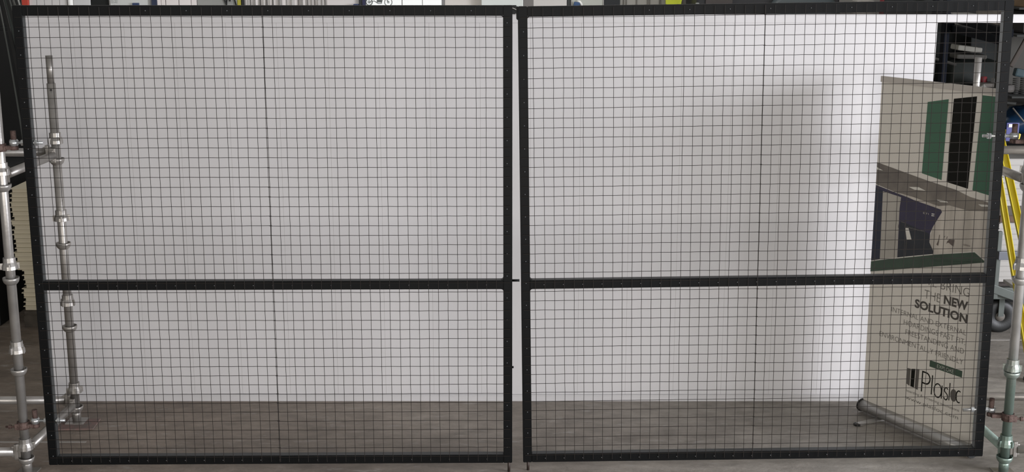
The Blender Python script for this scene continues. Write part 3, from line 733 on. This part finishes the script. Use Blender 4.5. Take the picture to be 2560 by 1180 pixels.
far_box('door_frame_post', 0.110, 0.205, 0, 2.7, (112, 108, 105), 'grey brown door frame upright right of the pale cabinet', 'post')
far_box('offwhite_door', 0.207, 0.530, 0, 2.7, (190, 186, 182), 'plain off-white door panel right of the door frame upright', 'door panel')
far_box('dark_door_edge', 0.534, 0.572, 0, 2.7, (44, 46, 44), 'dark upright between the off-white door and the second whiteboard', 'post')
w2 = thing('whiteboard', 'grey whiteboard with a blue cloth and white hook right of centre', 'whiteboard', (0.73, FY, 1.4))
finish('board', MB().bb(0.58, 0.882, FY, FY+.02, 1.4, 2.75, .003), mat('wb2', (170, 172, 164), 0.4), w2)
finish('frame', MB().bb(0.572, 0.58, FY-.01, FY+.02, 1.39, 2.76).bb(0.882, 0.89, FY-.01, FY+.02, 1.39, 2.76).bb(0.572, 0.89, FY-.01, FY+.02, 1.38, 1.4), K['silver'], w2)
m = MB(); m.box((0.622, FY-.03, 2.25), (0.06, 0.03, 0.09), Matrix.Rotation(.2, 3, 'Y'), .01)
finish('blue_cloth', m, mat('blue_cloth_m', (52, 76, 110), .8), None, 'blue cloth hanging on the second whiteboard', 'cloth')
m = MB(); m.tube([(0.635, FY-.02, 2.30), (0.655, FY-.03, 2.298), (0.672, FY-.03, 2.275), (0.675, FY-.02, 2.235)], .011, 10)
finish('white_hook', m, mat('white_hook_m', (225, 225, 220), .5), None, 'thick white hook beside the blue cloth', 'hook')
far_box('black_door', 0.892, 1.046, 0, 2.7, (22, 25, 27), 'narrow black door leaf right of the second whiteboard', 'door panel')
gp = thing('grey_wall_panel', 'grey wall panel with thin conduits behind the yellow-green vest', 'panel', (1.37, FY, 0))
finish('face', MB().bb(1.05, 1.69, FY+.04, FY+.07, 0, 2.7, .003), mat('grey_panel_m', (146, 143, 136), .7, 0, .05, 4), gp)
for x in (1.085, 1.11, 1.21, 1.317, 1.337, 1.433, 1.446):
    m = MB(); m.tube([(x, FY+.033, 0), (x, FY+.033, 2.7)], .005, 8); finish('conduit', m, K['b_ink'], gp)
m = MB(); m.poly([(1.485, FY-.02, 2.75), (1.655, FY-.02, 2.75), (1.66, FY-.02, 2.33), (1.64, FY-.03, 2.31), (1.635, FY-.03, 2.265), (1.60, FY-.02, 2.275), (1.56, FY-.04, 2.262), (1.52, FY-.02, 2.262), (1.488, FY-.02, 2.275)], (0, .03, 0))
finish('safety_vest', m, mat('hi_vis', (206, 216, 62), .7, 0, .08, 12), None, 'fluorescent yellow-green safety vest hanging on the far wall', 'vest')
mdk = mat('dark_machine', (42, 42, 44), .6, 0, .25, 2)
mc = thing('dark_machine', 'big dark machine cabinet behind the right gate top rail, with a small light switch box', 'machine', (2.4, 12.2, 0))
finish('body', MB().bb(1.72, 3.05, 12.1, 12.9, 0, 2.55, .02), mdk, mc)
finish('side_panel', MB().bb(1.80, 2.05, 12.08, 12.1, 1.2, 2.5, .004), mat('brownish', (70, 64, 62), .6), mc)
finish('switch_box', MB().bb(1.705, 1.735, 12.05, 12.08, 2.28, 2.305, .003), mat('sw', (150, 152, 150), .5), mc)
finish('round_guard', MB().lathe([(0.0001, 0), (.32, 0), (.36, .05), (.36, .1), (.0001, .1)], (2.7, 11.98, 2.1), 'Y', 28, closed=False), mat('guard', (60, 68, 70), .5), mc)

# ------------------------------------------------------------------ right background racking
bl = mat('blue_rack_paint', (12, 15, 22), .85, 0, .15, 8, spec=.1)
rk = thing('storage_rack', 'blue steel storage rack of dark clutter behind the right end of the hoarding', 'rack', (3.9, 10.6, 0))
for x, y in ((3.70, 11.35), (3.08, 9.2), (5.0, 11.35), (5.0, 10.1)):
    finish('upright', MB().bb(x-.018, x+.018, y-.04, y+.04, 0, 2.75, .003), bl, rk)
for (xa, ya, xb, yb, z) in ((3.14, 9.2, 3.00, 7.85, 2.225), (3.35, 10.0, 3.02, 7.85, 2.275), (3.70, 11.3, 3.12, 9.2, 1.49), (5.0, 11.3, 5.0, 10.1, 1.49), (3.70, 11.3, 3.12, 9.2, 2.24)):
    p = Vector((xa, ya, z)); q = Vector((xb, yb, z)); dd = q-p; a = math.atan2(dd.y, dd.x)
    finish('beam', MB().box((p+q)/2, (dd.length, .045, .05), Matrix.Rotation(a, 3, 'Z'), .003), bl, rk)
finish('shelf', MB().bb(3.45, 4.95, 10.05, 11.4, 1.515, 1.535), mat('grimy_deck', (96, 90, 84), .8, 0, .25, 10), rk)
finish('shelf', MB().bb(3.60, 4.95, 10.05, 11.4, 2.16, 2.18), mdk, rk)
finish('dark_backing', MB().bb(3.30, 5.6, 11.5, 11.53, 0, 2.75), mat('rack_dark_backing', (24, 28, 27), .8, 0, .4, 3), rk)  # added sheet, stands in for the darkness behind the rack
finish('dark_backing', MB().bb(3.36, 5.0, 9.98, 10.0, 0, 1.50), mat('rack_low_dark_backing', (22, 24, 24), .8, 0, .3, 3), rk)  # lower sheet added to keep the space behind ladder and trolley dark
def clutter(name, mb, c, label, cat, rough=.7, noise=.1):
    return finish(name, mb, mat(name+'_m', c, rough, 0, noise, 8), None, label, cat)
RZ = lambda a: Matrix.Rotation(a, 3, 'Z'); RY = lambda a: Matrix.Rotation(a, 3, 'Y')
def shelfy(u, v, Y):   # authoring helper: shelf position
    return ((u-1280)*(Y*.9768+(H-(2.734-(v+112)*Y/3200*1.0))*.214)/3200, Y)
clutter('dark_tarpaulin', MB().box((3.98, 11.1, 1.7005), (.46, .3, .33), None, .10), (26, 32, 28), 'dark green folded tarpaulin on the rack shelf', 'tarpaulin')
m = MB(); m.box((3.89, 11.05, 1.958), (.21, .2, .045), RY(.12), .012); clutter('plastic_tray', m, (160, 158, 148), 'curved off-white plastic tray lying on top of the dark tarpaulin', 'lid')
m = MB(); m.box((3.91, 11.05, 1.892), (.26, .2, .04), RY(.02), .015); clutter('grey_cloth_bundle', m, (78, 76, 70), 'grey cloth bundle under the off-white tray', 'cloth')
m = MB(); m.box((3.80, 10.5, 1.625), (.20, .03, .035), RY(-.8), .004); clutter('grey_profile', m, (140, 138, 130), 'short grey plastic profile leaning diagonally on the rack shelf', 'profile')
m = MB(); m.box((3.83, 10.4, 1.59), (.10, .03, .03), RY(-.7), .004); clutter('short_profile', m, (146, 144, 134), 'stub of pale profile beside the longer diagonal one', 'profile')
m = MB(); m.bb(3.50, 3.62, 10.9, 11.1, 1.5355, 1.62, .004); clutter('brown_carton', m, (112, 104, 96), 'low grey-brown carton by the blue rack upright', 'carton')
m = MB(); m.bb(3.50, 3.60, 11.0, 11.2, 1.625, 1.80, .03); clutter('black_bag', m, (30, 32, 34), 'black bag stuffed by the blue rack upright', 'bag')
m = MB(); m.bb(3.50, 3.60, 11.0, 11.2, 1.82, 2.02, .03); clutter('grey_bag', m, (62, 66, 66), 'dull grey bag above the black bag by the rack upright', 'bag')
m = MB(); m.bb(3.90, 4.08, 10.6, 10.8, 1.5355, 1.70, .004); clutter('open_carton', m, (112, 106, 98), 'grey-brown carton on the shelf right of the scaffold post top', 'carton')
m = MB(); m.lathe([(.0001, 0), (.028, 0), (.024, .045), (.0001, .05)], (3.94, 10.72, 1.7005), 'Z', 14, closed=False); clutter('red_pot', m, (130, 48, 52), 'small dark red pot on the grey-brown carton of the rack', 'pot')
m = MB(); m.bb(3.99, 4.06, 10.62, 10.7, 1.7005, 1.74, .004); clutter('pale_tin', m, (150, 152, 150), 'small pale tin on the rack', 'tin')
m = MB(); m.bb(4.00, 4.28, 11.26, 11.45, 1.5355, 2.059, .01)
clutter('dark_case', m, (34, 38, 36), 'tall dark case under the beige box on the rack', 'case')
for i, (xa, za, xb, zb) in enumerate(((3.52, 1.66, 3.72, 1.62), (3.52, 1.56, 3.80, 1.551), (3.86, 1.56, 4.12, 1.551), (3.50, 1.90, 3.64, 1.86))):
    m = MB(); m.tube([(xa, 10.4+.1*i, za), (xb, 10.25+.1*i, zb)], .012, 8)
    clutter('metal_offcut', m, (58+5*i, 58+5*i, 55+5*i), '%s metal offcut among the clutter on the rack shelf' % ['upper left', 'long low', 'right hand', 'topmost'][i], 'offcut')
m = MB(); m.bb(3.86, 4.22, 10.3, 10.8, 2.1805, 2.30, .004); clutter('beige_carton', m, (120, 113, 104), 'beige carton on the rack top shelf, behind the white rail', 'carton')
m = MB(); m.bb(3.98, 4.27, 11.22, 11.46, 2.06, 2.14, .004); clutter('beige_box', m, (122, 116, 98), 'beige box just below the white rail on the rack', 'box')
m = MB(); m.bb(3.40, 3.55, 10.5, 10.8, 2.181, 2.27, .004) if False else m.bb(3.62, 3.80, 10.5, 10.8, 2.181, 2.27, .004); clutter('grey_tray', m, (128, 126, 122), 'grey tray at the left of the rack top shelf', 'tray')
m = MB(); m.bb(3.42, 3.52, 11.9, 12.1, 0, 2.335, .01); clutter('red_cylinder_case', m, (128, 46, 50), 'tall dark red case behind the rack', 'case')
m = MB(); m.bb(3.16, 3.32, 11.9, 12.1, 0, 2.33, .01); clutter('pale_column', m, (150, 146, 140), 'tall pale grey box left of the red case', 'box')

# right edge beyond the gate stile: a small dark shelf unit full of parts
for z in (1.418, 1.728, 2.167, 2.358):
    finish('shelf', MB().bb(3.60, 4.96, 9.22, 9.9, z, z+.014, .002), mat('steel_shelf_m%d' % int(z*100), (26, 27, 25), .8, 0, .2, 6), rk)
m = MB(); m.tube([(3.61, 9.21, 1.66), (3.70, 9.21, 1.56), (4.59, 9.21, 1.44)], .006, 8); finish('brace', m, K['b_ink'], rk)
m = MB(); m.bb(3.665, 4.3, 9.3, 9.8, 2.3725, 2.75, .005); clutter('brown_carton_box', m, (128, 104, 76), 'brown cardboard box at the top right edge on the top rack shelf', 'carton')
m = MB(); m.bb(3.69, 4.3, 9.35, 9.8, 2.1815, 2.345, .02); clutter('black_toolbox', m, (26, 22, 20), 'black toolbox under the brown cardboard box at the top right', 'toolbox')
m = MB(); m.bb(3.63, 4.35, 9.62, 9.66, 1.7425, 2.160, .004); clutter('grey_green_board', m, (36, 33, 25), 'grey-green board standing on the shelf at the right edge', 'board')
m = MB(); m.box((3.735, 9.50, 2.04), (.035, .02, .24), RY(.45), .008); clutter('wooden_offcut', m, (38, 28, 17), 'short brown wooden offcut leaning on the grey-green board', 'offcut')
m = MB(); m.box((3.715, 9.42, 1.895), (.07, .06, .06), RY(.2), .012); clutter('teal_fitting', m, (18, 42, 48), 'teal plastic fitting on top of the coil springs at the right edge', 'fitting')
for nm, xx, lb_ in (('coil_spring', 3.69, 'coil spring under the teal fitting, nearer the gate stile'), ('coil_spring', 3.745, 'coil spring under the teal fitting, nearer the photo edge')):
    m = MB()
    for k in range(9): m.lathe([(.012, -.003), (.022, -.003), (.022, .003), (.012, .003)], (xx, 9.4, 1.7455+.0135*k), 'Z', 14)
    o_ = clutter(nm, m, (36, 35, 32), lb_, 'spring'); o_['group'] = 'coil springs on the shelf'
m = MB(); m.box((3.635, 9.4, 1.783), (.07, .08, .06), RZ(.4), .02); clutter('metal_scrap', m, (46, 42, 38), 'grey-brown scrap casting left of the coil springs', 'scrap', noise=.5)
m = MB(); t = bmesh.new(); bmesh.ops.create_icosphere(t, subdivisions=3, radius=1)
for v in t.verts:
    q = v.co; f = 1+.10*math.sin(q.x*7+q.z*5)+.06*math.sin(q.y*9)
    v.co = Vector((3.80+q.x*.19*f*(1-.3*q.z), 9.52+q.y*.2*f, 1.545+q.z*.10*f+q.x*.02))
for f in t.faces: f.smooth = True
m.merge(t)
zmin = min(v.co.z for v in m.b.verts); bmesh.ops.translate(m.b, vec=(0, 0, 1.4325-zmin), verts=m.b.verts)
clutter('blue_bag', m, (15, 42, 68), 'bulging blue plastic bag at the right edge above the ladder', 'bag', .35)

# yellow ladder
yel = mat('ladder_yellow', (182, 166, 28), .45, 0, .06, 10)
ld = thing('step_ladder', 'yellow fibreglass step ladder with a blue label behind the right scaffold post', 'ladder', (3.25, 8.15, 0))
def chan(p, q, w, d, inward):
    mm = MB(); p = Vector(p); q = Vector(q); ax = (q-p).normalized(); sd = Vector((1, 0, 0)); sd = (sd-ax*sd.dot(ax)).normalized(); dp = ax.cross(sd)
    L = (q-p).length; R = Matrix((sd, dp, ax)).transposed()
    mm.box((p+q)/2, (w, .006, L), R, .001)
    mm.box((p+q)/2+sd*(w/2-.003)+dp*(d/2)*inward, (.005, d, L), R, .001); mm.box((p+q)/2-sd*(w/2-.003)+dp*(d/2)*inward, (.005, d, L), R, .001)
    return mm
finish('rail', chan((3.045, 8.0, 1.50), (3.41, 8.0, 0.0), .036, .03, 1), yel, ld)
finish('rail', chan((3.075, 8.02, 1.62), (3.53, 8.25, 0.35), .045, .03, 1), yel, ld)
finish('top_cap', MB().box((3.13, 8.02, 1.63), (.09, .16, .05), RY(.2), .006), yel, ld)
lb = finish('label_plate', MB().box((3.118, 7.93, 1.66), (.078, .006, .115), None, .002), mat('label_blue', (60, 62, 118), .5), ld)
m = MB(); m.lathe([(.012, 0), (.016, 0), (.016, .003), (.012, .003)], (3.132, 7.923, 1.635), 'Y', 18); finish('label_emblem', m, K['b_white'], lb)
finish('label_emblem', MB().box((3.105, 7.924, 1.70), (.03, .003, .02)), K['b_white'], lb)
for z in (.3, .62):
    xl = 3.41-(z/1.50)*.365; finish('tread', MB().box((xl+.035, 8.14, z), (.05, .24, .02), None, .003), K['silver'], ld)
m = MB(); m.tube([(3.287, 7.99, .56), (3.287, 7.982, .56)], .009, 12); finish('rivet', m, K['chrome'], ld)
finish('foot', MB().box((3.40, 8.01, .012), (.06, .07, .024), None, .004), K['black'], ld)

# trolley carrying white panels
alu = mat('grey_green_steel', (78, 83, 79), .5, .3, .1, 8)
tr = thing('platform_trolley', 'low platform trolley with dark ply deck and black wheels, loaded with white panels', 'trolley', (4.0, 9.3, 0))
finish('deck', MB().bb(3.52, 4.7, 9.05, 9.85, .375, .395, .003), mat('dark_ply', (44, 38, 34), .8, 0, .3, 12), tr)
finish('side_rail', MB().box((3.60, 8.98, .335), (.30, .03, .06), Matrix.Rotation(.35, 3, 'Y'), .003), alu, tr)
finish('side_rail', MB().bb(3.50, 3.53, 9.0, 9.85, .30, .375, .003), alu, tr)
finish('side_rail', MB().bb(3.50, 4.7, 9.0, 9.04, .29, .375, .003), alu, tr)
finish('handle_post', MB().bb(3.49, 3.52, 8.97, 9.0, .30, .80, .003), alu, tr)
finish('clamp_bracket', MB().bb(3.49, 3.66, 8.93, 8.965, .60, .66, .003), mat('zinc_bracket', (96, 99, 106), .4, .4), tr)
for x, y in ((3.61, 9.15), (4.55, 9.15), (3.61, 9.75), (4.55, 9.75)):
    m = MB(); m.lathe([(.03, -.03), (.10, -.03), (.125, -.018), (.125, .018), (.10, .03), (.03, .03)], (x, y, .125), 'Y', 28)
    wl = finish('wheel', m, K['black'], tr)
    m = MB(); m.lathe([(.0001, -.033), (.035, -.033), (.035, .033), (.0001, .033)], (x, y, .125), 'Y', 18, closed=False); finish('hub', m, K['b_ink'], wl)
    finish('fork', MB().bb(x-.02, x+.02, y-.045, y-.036, .13, .30).bb(x-.02, x+.02, y+.036, y+.045, .13, .30).bb(x-.03, x+.03, y-.045, y+.045, .288, .30), alu, wl)
wp = mat('white_pvc_stock', (150, 147, 142), .5, 0, .02, 6)
def stock(z0, n, hh, label_fn, group, x0=3.535, x1=4.6, y0=9.1, y1=9.8):
    base = None; r = random.Random(int(z0*100))
    for k in range(n):
        if base is None:
            m = MB(); m.bb(x0, x1, y0, y1, 0, hh-.006, .002); m.bb(x0+.01, x1-.01, y0+.006, y1, hh-.006, hh-.0005)
            base = finish('white_plank_panel', m, wp, None); o = base; b0 = Vector(base['wloc'])
        else: o = base.copy(); COL.objects.link(o)
        o.location = (b0.x+r.uniform(-.008, .008), b0.y+r.uniform(-.004, .004), z0+k*hh)
        o['category'] = 'panel'; o['group'] = group; o['label'] = label_fn(k, n)
stock(.396, 11, .040, lambda k, n: 'white plastic panel in the stack on the low trolley at right' if k < n-1 else 'topmost white panel of the stack directly on the trolley', 'white panels on the trolley')
tb = mat('timber_brown', (80, 62, 46), .8, 0, .2, 12)
for i, x in enumerate((3.64, 4.1, 4.5)):
    finish('timber_bearer', MB().bb(x-.09, x+.05, 9.12, 9.78, .837, .89, .003), tb, None, '%s brown timber bearer between the two white panel stacks' % ['left', 'middle', 'right'][i], 'bearer', 'timber bearers between the stacks')
finish('timber_runner', MB().bb(3.53, 4.6, 9.10, 9.2, .8905, .962, .003), wood_d, None, 'dark timber runner lying along the front over the bearers', 'bearer')
finish('timber_runner', MB().bb(3.53, 4.6, 9.68, 9.78, .8905, .962, .003), wood_d, None, 'dark timber runner lying along the back over the bearers', 'bearer')
stock(.9625, 8, .043, lambda k, n: 'white plastic panel in the upper stack behind the ladder' if k < n-1 else 'topmost white panel of the upper stack behind the ladder', 'white panels in the upper stack')

# ------------------------------------------------------------------ light
w = bpy.data.worlds.new('world'); sc.world = w; w.use_nodes = True
bg = w.node_tree.nodes['Background']; bg.inputs[0].default_value = (1.0, 0.975, 0.94, 1); bg.inputs[1].default_value = 0.28
def area(name, loc, target, sx_, sy_, power, col):
    l = bpy.data.lights.new(name, 'AREA'); l.shape = 'RECTANGLE'; l.size = sx_; l.size_y = sy_; l.energy = power; l.color = col
    o = bpy.data.objects.new(name, l); COL.objects.link(o); o.location = loc
    o.rotation_euler = (Vector(target)-Vector(loc)).to_track_quat('-Z', 'Y').to_euler(); return o
area('bay_door_light', (10.6, 2.6, 2.6), (0.5, 7.6, 1.0), 4.2, 3.0, 1580, (0.92, 0.93, 1.0))
area('bay_door_light', (9.1, -1.1, 2.6), (0.8, 7.6, 0.9), 4.0, 3.2, 430, (0.93, 0.95, 1.0))
area('yard_light', (0.3, -2.5, 1.6), (0.0, 7.5, 0.8), 9.0, 3.0, 470, (1.0, 0.955, 0.905))

area('far_wall_fill_light', (-0.5, 10.9, 4.3), (-0.5, 12.6, 2.2), 8.0, 0.3, 95, (1.0, 0.99, 0.97))  # fill light added to brighten the far wall items
sc.view_settings.view_transform = 'Standard'
sc.view_settings.look = 'None'
sc.view_settings.exposure = 0.0
for o in COL.objects:
    if 'wloc' in o: del o['wloc']
